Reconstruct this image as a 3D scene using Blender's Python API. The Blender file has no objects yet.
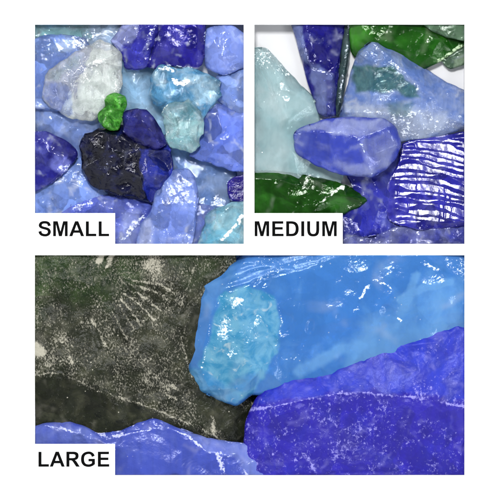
import bpy, math, random
import numpy as np
from mathutils import Vector
from mathutils.geometry import delaunay_2d_cdt

S = 0.001                      # one photograph pixel = one millimetre
FLOOR = -48.0                  # floor of the deepest well, mm below the top of the pile
FLOORS = {'S': -36.0, 'M': -30.0, 'L': -48.0}
scene = bpy.context.scene
C = scene.collection
rng = random.Random(7)

def W(x, y):
    return ((x - 250.0), (250.0 - y))

# ------------------------------------------------------------------ noise (numpy)
def _hash(ix, iy, seed):
    h = (ix * 374761393 + iy * 668265263 + seed * 974634777) & 0xFFFFFFFF
    h = ((h ^ (h >> 13)) * 1274126177) & 0xFFFFFFFF
    h = h ^ (h >> 16)
    return (h & 0xFFFF) / 65535.0

def vnoise(x, y, seed):
    x = np.asarray(x, float); y = np.asarray(y, float)
    ix = np.floor(x).astype(np.int64); iy = np.floor(y).astype(np.int64)
    fx = x - ix; fy = y - iy
    u = fx * fx * fx * (fx * (fx * 6 - 15) + 10); v = fy * fy * fy * (fy * (fy * 6 - 15) + 10)
    a = _hash(ix, iy, seed); b = _hash(ix + 1, iy, seed)
    c = _hash(ix, iy + 1, seed); d = _hash(ix + 1, iy + 1, seed)
    return (a * (1 - u) + b * u) * (1 - v) + (c * (1 - u) + d * u) * v

def fbm(x, y, seed, oct=3):
    s = 0; a = 0.5
    for k in range(oct):
        s = s + a * (vnoise(x * 2 ** k, y * 2 ** k, seed + k * 17) - 0.5) * 2
        a *= 0.5
    return s

def smooth(t):
    t = np.clip(t, 0, 1)
    return t * t * (3 - 2 * t)

# ------------------------------------------------------------------ plane geometry
def clip_rect(poly, r):
    x0, y0, x1, y1 = r
    def cut(pts, inside, inter):
        out = []
        for i in range(len(pts)):
            a, b = pts[i - 1], pts[i]
            ia, ib = inside(a), inside(b)
            if ib:
                if not ia: out.append(inter(a, b))
                out.append(b)
            elif ia:
                out.append(inter(a, b))
        return out
    def ix(v):
        return lambda a, b: (v, a[1] + (b[1] - a[1]) * (v - a[0]) / (b[0] - a[0]))
    def iy(v):
        return lambda a, b: (a[0] + (b[0] - a[0]) * (v - a[1]) / (b[1] - a[1]), v)
    p = list(poly)
    p = cut(p, lambda q: q[0] >= x0, ix(x0)); p = cut(p, lambda q: q[0] <= x1, ix(x1))
    p = cut(p, lambda q: q[1] >= y0, iy(y0)); p = cut(p, lambda q: q[1] <= y1, iy(y1))
    return p

def seg_dist(px, py, pts, closed):
    d = np.full(px.shape, 1e9)
    n = len(pts)
    for i in range(n if closed else n - 1):
        ax, ay = pts[i][:2]; bx, by = pts[(i + 1) % n][:2]
        dx, dy = bx - ax, by - ay
        L = dx * dx + dy * dy + 1e-9
        t = np.clip(((px - ax) * dx + (py - ay) * dy) / L, 0, 1)
        d = np.minimum(d, np.hypot(px - ax - t * dx, py - ay - t * dy))
    return d

def in_poly(px, py, pts):
    c = np.zeros(px.shape, bool)
    n = len(pts)
    for i in range(n):
        x1, y1 = pts[i][:2]; x2, y2 = pts[(i + 1) % n][:2]
        if y1 == y2: continue
        k = ((y1 > py) != (y2 > py)) & (px < (x2 - x1) * (py - y1) / (y2 - y1) + x1)
        c ^= k
    return c

def ragged(poly, seed, amp, step=3.0):
    out = []
    n = len(poly)
    for i in range(n):
        a, b = poly[i], poly[(i + 1) % n]
        L = math.hypot(b[0] - a[0], b[1] - a[1])
        k = max(1, int(L / step))
        for j in range(k):
            t = j / k
            out.append((a[0] + (b[0] - a[0]) * t, a[1] + (b[1] - a[1]) * t))
    # one corner-rounding pass, then a rough edge
    q = np.array(out)
    q = 0.25 * np.roll(q, 1, 0) + 0.5 * q + 0.25 * np.roll(q, -1, 0)
    q[:, 0] += amp * fbm(q[:, 0] / 7, q[:, 1] / 7, seed)
    q[:, 1] += amp * fbm(q[:, 0] / 7 + 40, q[:, 1] / 7 + 9, seed + 3)
    return [tuple(v) for v in q]

def cdt(pts, edges, faces):
    r = delaunay_2d_cdt([Vector(p) for p in pts], edges, faces, 1, 1e-4)
    return np.array([tuple(v) for v in r[0]]), [tuple(f) for f in r[2]], r[3]

RECT = {'S': (34.5, 24.2, 243.7, 243.9), 'M': (254.4, 24.2, 464.9, 243.9), 'L': (34.5, 255.2, 464.9, 475.6)}
GROUP = {'S': 'small glass chunks', 'M': 'medium glass chunks', 'L': 'large glass chunks'}

def chunk(panel, label, outline, z, mat, ridges=(), edge=-6.0, depth=30.0, bumps=(), round_r=1.8,
          rough=0.0, rough_step=14.0, wav=1.0, fine=0.25, jag=None, scoops=1.0, zones=(), seed=None, disp=None, spacing=4.0, levels=2,
          ridge_frost=0.0, rim_frost=0.4, frost0=0.0, tint0=0.0, rough0=0.0):
    """A chunk of glass: traced outline, ridge lines with heights, rounded rim, tapering underside."""
    seed = seed if seed is not None else rng.randrange(9999)
    rr = random.Random(seed)
    jag = jag if jag is not None else {'S': 1.5, 'M': 1.0, 'L': 1.1}[panel]
    full = ragged(outline, seed, jag)
    clip = clip_rect(full, RECT[panel])
    cp = []
    for p in clip:
        if not cp or math.hypot(p[0] - cp[-1][0], p[1] - cp[-1][1]) > 0.3: cp.append(p)
    while math.hypot(cp[0][0] - cp[-1][0], cp[0][1] - cp[-1][1]) <= 0.3: cp.pop()
    dens = []
    for i in range(len(cp)):
        a, b = cp[i], cp[(i + 1) % len(cp)]
        k = max(1, int(math.hypot(b[0] - a[0], b[1] - a[1]) / 4.0))
        for j in range(k): dens.append((a[0] + (b[0] - a[0]) * j / k, a[1] + (b[1] - a[1]) * j / k))
    cp = dens
    # coarse facets ------------------------------------------------------------
    base = [(x, y, e) for x, y, e in [(p[0], p[1], (p[2] if len(p) > 2 else edge)) for p in outline]]
    hz = {}
    pts, eds = [], []
    for b in base: pts.append(b)
    nb = len(pts)
    ring = list(range(nb))
    for r in ridges:
        s = len(pts)
        for p in r: pts.append(p)
        for k in range(len(r) - 1): eds.append((s + k, s + k + 1))
    for p in bumps: pts.append(p)
    if rough:
        xs = [p[0] for p in outline]; ys = [p[1] for p in outline]
        cand = []
        for _ in range(900):
            q = (rr.uniform(min(xs), max(xs)), rr.uniform(min(ys), max(ys)))
            if all(math.hypot(q[0] - c[0], q[1] - c[1]) > rough_step for c in cand): cand.append(q)
        cand = np.array(cand)
        ok = in_poly(cand[:, 0], cand[:, 1], outline) & (seg_dist(cand[:, 0], cand[:, 1], outline, True) > rough_step * .5)
        for r in ridges: ok &= seg_dist(cand[:, 0], cand[:, 1], r, False) > rough_step * .45
        cand = cand[ok]
    def coarse(P, E):
        V, F, orig = cdt([p[:2] for p in P], E + [(i, (i + 1) % nb) for i in range(nb)], [])
        # input vertex -> z (new vertices, from crossings, take the nearest one's height)
        Z = []
        for i, v in enumerate(V):
            d = [(v[0] - p[0]) ** 2 + (v[1] - p[1]) ** 2 for p in P]
            Z.append(P[int(np.argmin(d))][2])
        return V, F, np.array(Z)
    def interp(V, F, Z, X, Y):
        out = np.full(X.shape, np.nan)
        for f in F:
            (x1, y1), (x2, y2), (x3, y3) = V[f[0]], V[f[1]], V[f[2]]
            D = (y2 - y3) * (x1 - x3) + (x3 - x2) * (y1 - y3)
            if abs(D) < 1e-9: continue
            a = ((y2 - y3) * (X - x3) + (x3 - x2) * (Y - y3)) / D
            b = ((y3 - y1) * (X - x3) + (x1 - x3) * (Y - y3)) / D
            c = 1 - a - b
            m = (a >= -1e-4) & (b >= -1e-4) & (c >= -1e-4)
            out[m] = a[m] * Z[f[0]] + b[m] * Z[f[1]] + c[m] * Z[f[2]]
        bad = np.isnan(out)
        if bad.any():
            for i in np.where(bad)[0]:
                out[i] = Z[np.argmin((V[:, 0] - X[i]) ** 2 + (V[:, 1] - Y[i]) ** 2)]
        return out
    V, F, Z = coarse(pts, eds)
    if rough and len(cand):
        cz = interp(V, F, Z, cand[:, 0], cand[:, 1])
        for q, h in zip(cand, cz): pts.append((q[0], q[1], h + rr.uniform(-rough, rough)))
        V, F, Z = coarse(pts, eds)
    # dense triangulation ------------------------------------------------------
    n = len(cp)
    P = list(cp); E = []
    xs = [p[0] for p in cp]; ys = [p[1] for p in cp]
    g = []
    yy = min(ys); row = 0
    while yy < max(ys):
        xx = min(xs) + (spacing / 2 if row % 2 else 0)
        while xx < max(xs):
            g.append((xx + rr.uniform(-.25, .25) * spacing, yy + rr.uniform(-.25, .25) * spacing)); xx += spacing
        yy += spacing * .87; row += 1
    g = np.array(g)
    ok = in_poly(g[:, 0], g[:, 1], cp) & (seg_dist(g[:, 0], g[:, 1], cp, True) > spacing * .5)
    for r in ridges: ok &= seg_dist(g[:, 0], g[:, 1], r, False) > spacing * .45
    P += [tuple(q) for q in g[ok]]
    for r in ridges:
        prev = None
        for k in range(len(r) - 1):
            a, b = r[k], r[k + 1]
            m = max(1, int(math.hypot(b[0] - a[0], b[1] - a[1]) / spacing))
            for j in range(m + (1 if k == len(r) - 2 else 0)):
                t = j / m
                q = np.array([a[0] + (b[0] - a[0]) * t, a[1] + (b[1] - a[1]) * t])
                if in_poly(q[:1], q[1:], cp)[0] and seg_dist(q[:1], q[1:], cp, True)[0] > 1.0:
                    P.append(tuple(q))
                    if prev is not None: E.append((prev, len(P) - 1))
                    prev = len(P) - 1
                else: prev = None
    V2, F2, _ = cdt(P, E, [list(range(n))])
    tris = np.array([f for f in F2 if len(f) == 3], dtype=np.int64)
    ar = (V2[tris[:, 1], 0] - V2[tris[:, 0], 0]) * (V2[tris[:, 2], 1] - V2[tris[:, 0], 1]) - \
         (V2[tris[:, 2], 0] - V2[tris[:, 0], 0]) * (V2[tris[:, 1], 1] - V2[tris[:, 0], 1])
    cen = V2[tris].mean(1)
    keep = in_poly(cen[:, 0], cen[:, 1], cp) & (np.abs(ar) > 1e-5)
    tris = tris[keep]; ar = ar[keep]
    flip = ar > 0                                     # image y runs down: orient upward in the world
    tris[flip] = tris[flip][:, ::-1]
    V = np.array(V, float)
    for _ in range(levels):
        ed = {}
        e = np.sort(np.concatenate([tris[:, [0, 1]], tris[:, [1, 2]], tris[:, [2, 0]]]), 1)
        u, inv = np.unique(e, axis=0, return_inverse=True)
        inv = inv.reshape(-1)
        mid = (V2[u[:, 0]] + V2[u[:, 1]]) / 2
        m = inv + len(V2); T = len(tris)
        m0, m1, m2 = m[:T], m[T:2 * T], m[2 * T:]
        V2 = np.concatenate([V2, mid])
        tris = np.concatenate([np.stack([tris[:, 0], m0, m2], 1), np.stack([m0, tris[:, 1], m1], 1),
                               np.stack([m2, m1, tris[:, 2]], 1), np.stack([m0, m1, m2], 1)])
    used = np.unique(tris)
    remap = -np.ones(len(V2), np.int64); remap[used] = np.arange(len(used))
    V2 = V2[used]; tris = remap[tris]
    X, Y = V2[:, 0], V2[:, 1]
    H = interp(V, F, Z, X, Y)
    dE = seg_dist(X, Y, full, True)
    t = np.clip(1 - dE / round_r, 0, 1)
    H = H - round_r * 0.9 * (1 - np.sqrt(np.clip(1 - t * t, 0, 1)))
    H = H + wav * 1.6 * fbm(X / 26, Y / 26, seed + 5, 2) + fine * fbm(X / 7, Y / 7, seed + 8, 3) * 1.6
    # shell-shaped breaks: chips along the rim and ridges, wide shallow ones on the faces
    def along(pl, closed, step):
        n = len(pl)
        for i in range(n if closed else n - 1):
            a, b = pl[i], pl[(i + 1) % n]
            L = math.hypot(b[0] - a[0], b[1] - a[1])
            for _ in range(int(L / step + rr.random())):
                t = rr.random(); yield a[0] + (b[0] - a[0]) * t, a[1] + (b[1] - a[1]) * t
    big = {'S': 1.0, 'M': 1.35, 'L': 1.8}[panel]
    cuts = []
    if scoops:
        for q in along(outline, True, 9 * big / scoops): cuts.append((q[0] + rr.uniform(-3, 3), q[1] + rr.uniform(-3, 3), rr.uniform(2, 7) * big, .26))
        for r in ridges:
            for q in along(r, False, 10 * big / scoops): cuts.append((q[0] + rr.uniform(-4, 4), q[1] + rr.uniform(-4, 4), rr.uniform(1.8, 5) * big, .2))
        xs_, ys_ = [p[0] for p in outline], [p[1] for p in outline]
        area = (max(xs_) - min(xs_)) * (max(ys_) - min(ys_))
        for _ in range(int(area / (420 * big * big) * scoops)):
            cuts.append((rr.uniform(min(xs_), max(xs_)), rr.uniform(min(ys_), max(ys_)), rr.uniform(5, 17) * big, .085))
    for qx, qy, qr, qa in cuts:
        ex, an_ = rr.uniform(.55, 1.0), rr.uniform(0, 3.14)
        dx, dy = X - qx, Y - qy
        near = (np.abs(dx) < qr * 1.9) & (np.abs(dy) < qr * 1.9)
        if not near.any(): continue
        dx, dy = dx[near], dy[near]
        u_ = dx * math.cos(an_) + dy * math.sin(an_); v_ = (-dx * math.sin(an_) + dy * math.cos(an_)) / ex
        d2 = (u_ ** 2 + v_ ** 2) / qr ** 2
        H[near] -= qa * qr * np.clip(1 - d2, 0, 1) * (1 + .05 * np.sin(np.sqrt(d2) * qr * 1.6))
    # zones: attributes on the surface ----------------------------------------
    att = {'frost': np.full(X.shape, frost0), 'tint': np.full(X.shape, tint0), 'matte': np.full(X.shape, rough0), 'alt': np.zeros(X.shape)}
    wx = X + 5 * fbm(X / 11, Y / 11, seed + 21, 3); wy = Y + 5 * fbm(X / 11 + 31, Y / 11, seed + 22, 3)
    if ridge_frost:
        for r in ridges:
            d = seg_dist(X + 1.5 * fbm(X / 5, Y / 5, seed + 31), Y + 1.5 * fbm(X / 5, Y / 5, seed + 32), r, False)
            att['frost'] = np.maximum(att['frost'], ridge_frost * smooth(1 - d / np.clip(3.2 + 5.0 * fbm(X / 16, Y / 16, seed + 33, 2), .6, 7)))
    if rim_frost:
        att['frost'] = np.maximum(att['frost'], rim_frost * smooth(1 - dE / 4.5) * smooth(.5 + fbm(X / 12, Y / 12, seed + 41)))
    for zn in zones:
        ch, kind, val = zn[0], zn[1], zn[2]
        if kind == 'ell':
            cx, cy, rx, ry, ang = zn[3]
            ca, sa = math.cos(math.radians(ang)), math.sin(math.radians(ang))
            ux = ((wx - cx) * ca + (wy - cy) * sa) / rx; uy = (-(wx - cx) * sa + (wy - cy) * ca) / ry
            m = smooth(1.6 - 1.2 * np.hypot(ux, uy))
        elif kind == 'poly':
            soft = zn[4] if len(zn) > 4 else 3.0
            d = seg_dist(wx, wy, zn[3], True); ins = in_poly(wx, wy, zn[3])
            m = smooth(.5 + np.where(ins, d, -d) / (2 * soft))
        elif kind == 'line':
            m = smooth(1.3 - seg_dist(X + 2 * fbm(X / 6, Y / 6, seed + 51), Y + 2 * fbm(X / 6, Y / 6, seed + 52), zn[3], False) / zn[4])
        att[ch] = att[ch] * (1 - m) + val * m
    att['frost'] = np.clip(att['frost'] * (1 + .5 * fbm(X / 12, Y / 12, seed + 61, 3)), 0, 1)
    if disp is not None: H = H + disp(X, Y)
    # chunks by the lower and side borders stay below the tray's face
    x0, y0, x1, y1 = RECT[panel]
    lim = FACE - .6 + .3 * np.minimum(np.minimum(X - x0, x1 - X), y1 - Y)
    over = H + z - lim
    H = H - np.where(over > 0, over, 0) - .35 * np.exp(-np.abs(over) / .8)
    # underside: rings that taper toward the bottom ---------------------------
    cnt = {}
    bd = np.concatenate([tris[:, [0, 1]], tris[:, [1, 2]], tris[:, [2, 0]]])
    key = np.sort(bd, 1); u, first, c = np.unique(key, axis=0, return_index=True, return_counts=True)
    bnd = bd[first[c == 1]]
    nxt = {int(a): int(b) for a, b in bnd}
    st = int(bnd[0][0]); loop = [st]
    while nxt[loop[-1]] != st and len(loop) <= len(bnd): loop.append(nxt[loop[-1]])
    zb = max(z - depth, FLOORS[panel] + 0.6)
    cx, cy = X[loop].mean(), Y[loop].mean()
    x0, y0, x1, y1 = RECT[panel]
    vx, vy, vz = list(X), list(Y), list(H + z)
    low = float((H[loop] + z).min())
    rings = [loop]; extra_n = 0
    for s, f in ((1.0, .35), (.93, .75), (.7, 1.0)):
        ring = []
        for i in loop:
            ring.append(len(vx))
            vx.append(cx + (X[i] - cx) * s); vy.append(cy + (Y[i] - cy) * s)
            top = H[i] + z
            vz.append(min(top - .4 * f, top + (zb - top) * f * (1 - .18 * (vnoise(np.array(X[i] / 9), np.array(Y[i] / 9), seed + 71)))))
        rings.append(ring)
    faces_extra = []
    for a, b in zip(rings, rings[1:]):
        for i in range(len(loop)):
            j = (i + 1) % len(loop)
            faces_extra.append((a[j], a[i], b[i])); faces_extra.append((a[j], b[i], b[j]))
    ctr = len(vx); vx.append(cx); vy.append(cy); vz.append(zb)
    last = rings[-1]
    for i in range(len(loop)): faces_extra.append((last[(i + 1) % len(loop)], last[i], ctr))
    tri = np.concatenate([tris, np.array(faces_extra)])
    nv = len(vx)
    co = np.empty((nv, 3)); ox, oy = W(cx, cy)
    co[:, 0] = (np.array(vx) - 250 - ox) * S; co[:, 1] = (250 - np.array(vy) - oy) * S; co[:, 2] = (np.array(vz) - zb) * S
    me = bpy.data.meshes.new('glass_chunk')
    me.vertices.add(nv); me.vertices.foreach_set('co', co.ravel())
    me.loops.add(tri.size); me.loops.foreach_set('vertex_index', tri.ravel().astype(np.int32))
    me.polygons.add(len(tri))
    me.polygons.foreach_set('loop_start', np.arange(0, tri.size, 3, dtype=np.int32))
    me.polygons.foreach_set('loop_total', np.full(len(tri), 3, dtype=np.int32))
    me.polygons.foreach_set('use_smooth', np.ones(len(tri), bool))
    me.update(); me.validate()
    for k, v in att.items():
        a = me.attributes.new(k, 'FLOAT', 'POINT')
        full_v = np.zeros(nv, np.float32); full_v[:len(v)] = v
        a.data.foreach_set('value', full_v)
    me.materials.append(mat)
    o = bpy.data.objects.new('glass_chunk', me); C.objects.link(o)
    o.location = (ox * S, oy * S, zb * S)
    o['label'] = label; o['category'] = 'glass chunk'; o['group'] = GROUP[panel]
    return o

# ------------------------------------------------------------------ materials
def srgb(h):
    if isinstance(h, str):
        h = tuple(int(h[i:i + 2], 16) for i in (0, 2, 4))
    f = lambda c: (c / 255 / 12.92) if c <= 10 else ((c / 255 + .055) / 1.055) ** 2.4
    return tuple(f(c) for c in h)

GAIN = 0.82
TMUL = 1.5
FACE = -9.0                    # height of the tray's face, mm
def col(h, g=None):
    g = GAIN if g is None else g
    return tuple(min(.95, c * g) for c in srgb(h)) + (1,)

class NT:
    def __init__(self, m):
        m.use_nodes = True
        self.t = m.node_tree; self.t.nodes.clear()
    def n(self, typ, **kw):
        nd = self.t.nodes.new(typ)
        for k, v in kw.items():
            if k == 'inp':
                for a, b in v.items(): self.set(nd, a, b)
            else: setattr(nd, k, v)
        return nd
    def set(self, nd, a, b):
        s = nd.inputs[a]
        if isinstance(b, bpy.types.NodeSocket): self.t.links.new(b, s)
        else: s.default_value = b
    def math(self, op, a, b=0.5, clamp=False):
        nd = self.n('ShaderNodeMath', operation=op, use_clamp=clamp)
        self.set(nd, 0, a); self.set(nd, 1, b); return nd.outputs[0]
    def mix(self, f, a, b, mode='MIX'):
        nd = self.n('ShaderNodeMix', data_type='RGBA', blend_type=mode)
        self.set(nd, 0, f); self.set(nd, 6, a); self.set(nd, 7, b); return nd.outputs[2]
    def remap(self, v, a, b, c=0.0, d=1.0):
        nd = self.n('ShaderNodeMapRange', interpolation_type='SMOOTHSTEP')
        for k, x in enumerate((v, a, b, c, d)): self.set(nd, k, x)
        return nd.outputs[0]

def glass(A, B=None, frost=(216, 224, 240), trans=.35, rough=.12, sss=.0, mott=.5, mscale=20.0, cell=16.0, cellvar=.22,
          chip=(3.0, 1.0, 1.0), chip_rot=0.0, chip_soft=.06, bump=.35, bscale=6.0, ripple=0.0, rip_scale=5.0, rip_rot=0.0, spec=.34, gain=None, frost_rough=.45, seed=0, alt=None, altscale=6.0, stria=.26, veil=.5, bub=.5, path=.12):
    B = B or A
    m = bpy.data.materials.new('cullet_glass'); k = NT(m)
    tc = k.n('ShaderNodeTexCoord')
    mp = k.n('ShaderNodeMapping'); k.set(mp, 0, tc.outputs['Object']); k.set(mp, 3, (1000,) * 3); k.set(mp, 1, (seed * 37.3, seed * 19.1, 0))
    P = mp.outputs[0]
    def noise(scale, vec=P, detail=3.0, dist=0.0, ro=.55):
        nd = k.n('ShaderNodeTexNoise'); k.set(nd, 'Vector', vec); k.set(nd, 'Scale', 1.0 / scale); k.set(nd, 'Detail', detail); k.set(nd, 'Roughness', ro); k.set(nd, 'Distortion', dist)
        return nd
    at = {n: k.n('ShaderNodeAttribute', attribute_name=n).outputs['Fac'] for n in ('frost', 'tint', 'matte', 'alt')}
    nb = noise(mscale, detail=5, dist=.6)
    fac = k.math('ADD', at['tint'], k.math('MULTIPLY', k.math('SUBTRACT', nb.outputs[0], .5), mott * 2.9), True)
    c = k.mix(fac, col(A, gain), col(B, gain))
    if alt:
        an = noise(altscale, detail=5, dist=.8, ro=.6)
        ac = k.mix(k.remap(an.outputs[0], .36, .64), col(alt[0], gain), col(alt[1], gain))
        if len(alt) > 2: ac = k.mix(k.remap(noise(altscale * .8, detail=6, dist=1.2).outputs[1], .56, .68), ac, col(alt[2], gain))
        c = k.mix(at['alt'], c, ac)
    # light refracted from back facets, painted as lighter or deeper angular cells
    wv = k.n('ShaderNodeVectorMath', operation='MULTIPLY_ADD')
    k.set(wv, 0, noise(cell * .8, detail=2).outputs[1]); k.set(wv, 1, (cell * .45,) * 3); k.set(wv, 2, P)
    vo = k.n('ShaderNodeTexVoronoi', feature='SMOOTH_F1'); k.set(vo, 'Vector', wv.outputs[0]); k.set(vo, 'Scale', 1.0 / cell); k.set(vo, 'Smoothness', .12)
    cv = k.n('ShaderNodeSeparateColor'); k.set(cv, 0, vo.outputs['Color'])
    # striae: faint streaks drawn through the melt
    sm = k.n('ShaderNodeMapping'); k.set(sm, 0, P); k.set(sm, 2, (0, 0, seed * 1.7)); k.set(sm, 3, (1, .16, .5))
    sn = noise(mscale * .22, sm.outputs[0], 4, .5)
    v2 = k.n('ShaderNodeTexVoronoi', feature='F1'); k.set(v2, 'Vector', wv.outputs[0]); k.set(v2, 'Scale', 2.3 / cell)
    c5 = k.n('ShaderNodeSeparateColor'); k.set(c5, 0, v2.outputs['Color'])
    val = k.math('ADD', k.math('MULTIPLY', cv.outputs[0], 2 * cellvar), 1 - cellvar)
    val = k.math('MULTIPLY', val, k.math('ADD', k.math('MULTIPLY', c5.outputs[0], cellvar), 1 - cellvar * .5))
    val = k.math('MULTIPLY', val, k.math('ADD', k.math('MULTIPLY', sn.outputs[0], stria * 2), 1 - stria))
    c = k.mix(1.0, c, val, 'MULTIPLY')
    # healed cracks: thin pale sheets inside, and a few seeds (bubbles), strong ones painting small glints
    ve = k.n('ShaderNodeTexVoronoi', feature='DISTANCE_TO_EDGE'); k.set(ve, 'Vector', wv.outputs[0]); k.set(ve, 'Scale', .62 / cell)
    vm = k.math('MULTIPLY', k.remap(ve.outputs['Distance'], .10, .0), k.remap(noise(cell * .9, detail=2).outputs[0], .5, .68))
    c = k.mix(k.math('MULTIPLY', vm, veil), c, col(frost, gain))
    vb = k.n('ShaderNodeTexVoronoi', feature='F1'); k.set(vb, 'Vector', P); k.set(vb, 'Scale', 1 / 7.0)
    vc = k.n('ShaderNodeSeparateColor'); k.set(vc, 0, vb.outputs['Color'])
    bm = k.math('MULTIPLY', k.remap(vb.outputs['Distance'], .13, .05), k.math('GREATER_THAN', vc.outputs[1], .8))
    c = k.mix(k.math('MULTIPLY', bm, bub), c, col(frost, gain))
    # crushed, frosted marks, and a few painted glints
    cm = k.n('ShaderNodeMapping'); k.set(cm, 0, P); k.set(cm, 2, (0, 0, math.radians(chip_rot))); k.set(cm, 3, (1, chip[1], chip[2]))
    cn = noise(chip[0], cm.outputs[0], 6, .3, .68)
    thr = k.math('SUBTRACT', .86, k.math('MULTIPLY', at['frost'], .62))
    mask = k.remap(k.math('SUBTRACT', cn.outputs[0], thr), -chip_soft, chip_soft)
    mask = k.math('MULTIPLY', mask, k.remap(at['frost'], .02, .2))
    c2 = k.mix(k.math('MULTIPLY', mask, .85), c, col(frost, gain))
    # bumps
    f1 = noise(bscale, detail=5, ro=.5); f2 = noise(1.6, detail=3)
    h = k.math('ADD', k.math('MULTIPLY', f1.outputs[0], 1.0), k.math('MULTIPLY', f2.outputs[0], .26))
    if ripple:
        rm = k.n('ShaderNodeMapping'); k.set(rm, 0, P); k.set(rm, 2, (0, 0, math.radians(rip_rot)))
        wt = k.n('ShaderNodeTexWave', wave_type='BANDS', bands_direction='Y', wave_profile='SIN')
        k.set(wt, 'Vector', rm.outputs[0]); k.set(wt, 'Scale', .314 / rip_scale); k.set(wt, 'Distortion', 3.0); k.set(wt, 'Detail', 2.0); k.set(wt, 'Detail Scale', .15)
        h = k.math('ADD', h, k.math('MULTIPLY', wt.outputs[0], ripple))
    h = k.math('ADD', h, k.math('MULTIPLY', mask, .35))
    bp = k.n('ShaderNodeBump'); k.set(bp, 'Height', h); k.set(bp, 'Distance', .001 * 2.0); k.set(bp, 'Strength', bump)
    p = k.n('ShaderNodeBsdfPrincipled')
    k.set(p, 'Base Color', c2); k.set(p, 'Normal', bp.outputs[0]); k.set(p, 'IOR', 1.5); k.set(p, 'Specular IOR Level', spec)
    ro = k.math('ADD', rough, k.math('ADD', k.math('MULTIPLY', mask, frost_rough), k.math('MULTIPLY', at['matte'], .5)), True)
    k.set(p, 'Roughness', ro)
    # clear part: light goes in and out again, so each surface takes the root of the colour
    gm = k.n('ShaderNodeGamma'); k.set(gm, 0, c); k.set(gm, 1, .40)
    gl = k.n('ShaderNodeBsdfGlass'); k.set(gl, 'Color', gm.outputs[0]); k.set(gl, 'IOR', 1.5); k.set(gl, 'Normal', bp.outputs[0])
    k.set(gl, 'Roughness', k.math('ADD', rough * .3, k.math('MULTIPLY', at['matte'], .5), True))
    mx = k.n('ShaderNodeMixShader'); k.set(mx, 0, k.math('MULTIPLY', k.math('SUBTRACT', 1.0, mask), min(.92, trans)))
    k.set(mx, 1, p.outputs[0]); k.set(mx, 2, gl.outputs[0])
    lin = [max(.012, min(.93, .4 * a + .6 * b)) for a, b in zip(col(A, gain)[:3], col(B, gain)[:3])]
    sg = [-math.log(v) / path for v in lin]; dn = max(sg)
    va = k.n('ShaderNodeVolumeAbsorption'); k.set(va, 'Color', tuple(1 - v / dn for v in sg) + (1,)); k.set(va, 'Density', dn)
    if sss:
        k.set(p, 'Subsurface Weight', sss); k.set(p, 'Subsurface Radius', (.5, .7, 1.0)); k.set(p, 'Subsurface Scale', .012)
    out = k.n('ShaderNodeOutputMaterial'); k.set(out, 0, mx.outputs[0])
    if trans > .01: k.set(out, 1, va.outputs[0])
    return m

def plain(name, c, rough, bump=0, spec=.3):
    m = bpy.data.materials.new(name); k = NT(m)
    p = k.n('ShaderNodeBsdfPrincipled', inp={'Roughness': rough, 'Specular IOR Level': spec})
    tc = k.n('ShaderNodeTexCoord')
    nd = k.n('ShaderNodeTexNoise', inp={'Vector': tc.outputs['Object'], 'Scale': 900.0, 'Detail': 3.0})
    k.set(p, 'Base Color', k.mix(nd.outputs[0], tuple(x * .97 for x in c) + (1,), tuple(c) + (1,)))
    bp = k.n('ShaderNodeBump', inp={'Height': nd.outputs[0], 'Distance': .0002, 'Strength': bump})
    k.set(p, 'Normal', bp.outputs[0])
    o = k.n('ShaderNodeOutputMaterial'); k.set(o, 0, p.outputs[0])
    return m

WHITE = plain('matt_white_board', (.86, .86, .86), .6, .1)
CARD = plain('white_card', (.86, .86, .86), .6, .1)
BLACK = plain('black_print', (.004, .004, .004), .9, 0, .0)
SHADED_WHITE = plain('shaded_white_board', (.54, .54, .55), .7, .2)  # white well floor greyed, its shade put into the colour
TABLE = plain('pale_table', (.62, .61, .6), .5, .2)

# ------------------------------------------------------------------ tray and cards standing in for a collage border, table
def mesh_obj(name, verts, faces, mat, parent=None):
    me = bpy.data.meshes.new(name); me.from_pydata(verts, [], faces); me.update()
    me.materials.append(mat)
    o = bpy.data.objects.new(name, me); C.objects.link(o)
    if parent: o.parent = parent
    return o

def quads_box(x0, y0, x1, y1, z0, z1):
    v = [(x0, y0, z0), (x1, y0, z0), (x1, y1, z0), (x0, y1, z0), (x0, y0, z1), (x1, y0, z1), (x1, y1, z1), (x0, y1, z1)]
    f = [(3, 2, 1, 0), (4, 5, 6, 7), (0, 1, 5, 4), (1, 2, 6, 5), (2, 3, 7, 6), (3, 0, 4, 7)]
    return v, f

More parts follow.
